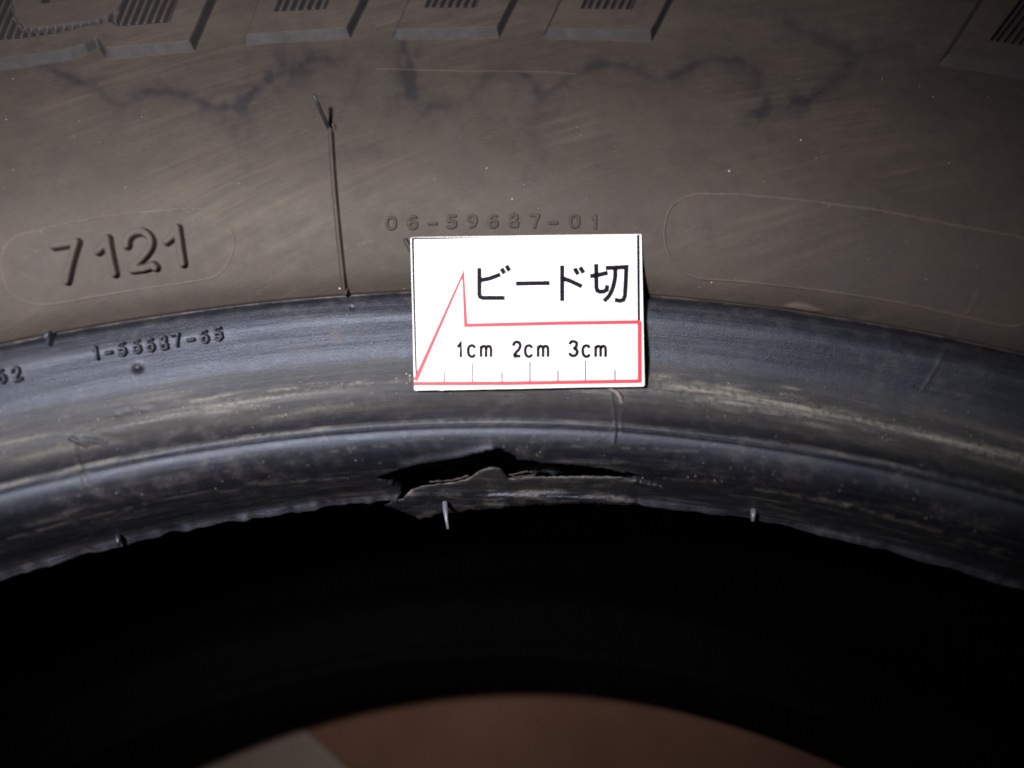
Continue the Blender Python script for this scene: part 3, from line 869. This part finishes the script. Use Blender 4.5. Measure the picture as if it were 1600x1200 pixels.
def cm_c(x): return [z6(smooth([(x+43, 780), (x+34, 767), (x+20, 765), (x+8, 775), (x+5, 796), (x+9, 815), (x+21, 825), (x+34, 823), (x+43, 811)], 3))]
def cm_m(x): return [z6([(x+4, 828), (x+4, 765)]), z6(smooth([(x+4, 782), (x+14, 768), (x+26, 770), (x+31, 784), (x+31, 828)], 3)), z6(smooth([(x+31, 782), (x+41, 768), (x+53, 770), (x+58, 784), (x+58, 828)], 3))]
ribbon("printed_character", [z6([(432, 772), (443, 765), (452, 750), (452, 830)])], 5.6, M_INK, "black printed digit 1")
ribbon("printed_character", [z6(smooth([(738, 768), (742, 752), (755, 745), (770, 750), (775, 766), (768, 785), (750, 805), (738, 823)], 3)), z6([(737, 823), (778, 822)])], 5.6, M_INK, "black printed digit 2")
ribbon("printed_character", [z6(smooth([(1044, 760), (1050, 746), (1065, 742), (1079, 748), (1082, 762), (1076, 775), (1062, 780)], 3)), z6(smooth([(1062, 780), (1078, 785), (1085, 798), (1081, 812), (1066, 821), (1050, 817), (1043, 803)], 3))], 5.6, M_INK, "black printed digit 3")
for x in (487, 797, 1110):
    ribbon("printed_character", cm_c(x), 5.3, M_INK, "black printed letter c")
    ribbon("printed_character", cm_m(x+71), 5.3, M_INK, "black printed letter m")
for x, y0, mt, w in ((362, 907, M_FAINT, 2.8), (517, 856, M_FAINT, 2.8), (676, 906, M_FAINT, 2.8), (828, 850, M_MIDINK, 2.6), (980, 900, M_MIDINK, 2.6), (1130, 846, M_INK, 2.4), (1290, 892, M_INK, 2.4)):
    ribbon("tick_mark", [z6([(x, y0), (x, 962)])], w, mt)
ribbon("red_outline", [z6([(206, 955), (465, 374), (479, 655), (1000, 643), (1424, 637)])], [7.2, 7.2, 6.2, 6.2, 6.2], M_RED, "thin upper part of the red pointer outline", TK+.00004)
ribbon("red_outline", [z6([(1424, 632), (1425, 966)])], 7.0, M_RED, "thick right side of the red outline", TK+.00006)
ribbon("red_outline", [z6([(199, 972), (700, 970), (1433, 958)])], 6.4, M_RED, "thick red base line of the scale", TK+.00008)
ribbon("black_border_line", [z6([(191, 184), (198, 500), (210, 930)])], [3.8, 3.6, 3.0], M_INK, "thin black line down the left edge")
ribbon("black_border_line", [z6([(1416, 163), (1420, 634)])], 4.4, M_INK, "thin black line down the right edge")
ribbon("black_border_line", [z6([(184, 184), (450, 180), (690, 176.5)])], [3.0, 2.2, .6], M_INK, "thin black line along the top edge", TK+.00005)
sp = []
for x, y in ((1290, 228), (1153, 277), (842, 580)):
    sp.append(z6([(x-3, y), (x+3, y+1)]))
ribbon("ink_speck", sp, 1.2, M_MIDINK)

# ------------------------------------------------------------------ grit scattered on the tyre
def grit():
    V, Fc = [], []
    ico = [(0, 0, 1), (.9, 0, .2), (-.3, .9, .2), (-.5, -.8, .2), (.2, -.2, -.8)]
    fi = [(0, 1, 2), (0, 2, 3), (0, 3, 1), (1, 4, 2), (2, 4, 3), (3, 4, 1)]
    def add(px, py, r):
        if sdf(np.array([[float(px), float(py)]]), CAVITY)[0] > -3: return
        p = surf_pt(px, py)
        o = len(V)
        a = random.uniform(0, 6.28)
        for x, y, z in ico:
            q = (x*math.cos(a)-y*math.sin(a), x*math.sin(a)+y*math.cos(a), z)
            j = [random.uniform(.6, 1.3)*r*c for c in q]
            V.append(tuple(np.array(p)+RIGHT*j[0]+UP*j[1]-FWD*(j[2]+r*.4)))
        for f in fi: Fc.append(tuple(o+i for i in f))
    for x, y, r in ((759, 263, .00022), (802, 310, .00025), (1137, 268, .00033), (1252, 220, .0002), (643, 588, .0003), (640, 594, .00022), (634, 585, .0002), (620, 590, .0002), (636, 600, .00016), (1113, 443, .0002), (530, 452, .0002), (786, 599, .00025)):
        add(x, y, r)
    for _ in range(90):
        add(random.uniform(0, 1600), random.uniform(120, 470), random.uniform(.00004, .00010))
    for _ in range(330):
        x = random.uniform(0, 1600)
        yc = np.interp(x, ARC_DUST1[:, 0], ARC_DUST1[:, 1])
        add(x, yc + random.gauss(0, 26), random.uniform(.00004, .00012))
    for _ in range(170):
        x = random.uniform(0, 1600)
        yc = np.interp(x, [0, 200, 400, 750, 900, 1200, 1600], [762, 718, 686, 667, 668, 697, 781])
        add(x, yc + random.uniform(-3, 70), random.uniform(.00004, .00011))
    me = bpy.data.meshes.new("grit")
    me.from_pydata(V, [], Fc)
    me.materials.append(M_DUST)
    return me
g = link("grit", grit())
g['kind'] = "stuff"
g['label'] = "pale grit and dust specks scattered over the tyre rubber"
g['category'] = "grit"

# ------------------------------------------------------------------ floor under the tyre
FZ = 2*MID - .0592
def quadmesh(name, pts, mat):
    me = bpy.data.meshes.new(name)
    me.from_pydata(pts, [], [tuple(range(len(pts)))])
    me.materials.append(mat)
    return me
fl = link("floor", quadmesh("floor", [(-1.5, -1.5, FZ-.004), (1.5, -1.5, FZ-.004), (1.5, 1.5, FZ-.004), (-1.5, 1.5, FZ-.004)], M_FLOOR))
fl['kind'] = "structure"
def on_floor(px, py, z=FZ):
    d = ray(px, py)
    return CAM + d*((z-CAM[2])/d[2])
a, b = on_floor(455, 1120), on_floor(560, 1215)
e = (b-a)/np.linalg.norm(b-a)
left = np.array([-e[1], e[0], 0]);
if left[0] > 0: left = -left
c1, c2 = a - e*.05, a + e*.25
pts = [c1, c2, c2+left*.2, c1+left*.2]
TKS = .0015
Vs = [(p[0], p[1], FZ-.004+TKS) for p in pts] + [(p[0], p[1], FZ-.004) for p in pts]
me = bpy.data.meshes.new("cardboard_sheet")
me.from_pydata(Vs, [], [(0, 1, 2, 3), (7, 6, 5, 4)] + [(i, i+4, (i+1) % 4+4, (i+1) % 4) for i in range(4)])
me.materials.append(M_SHEET)
sh = link("cardboard_sheet", me)
sh['label'] = "pale flat sheet lying on the brown floor, seen through the hole at the lower left"
sh['category'] = "sheet"
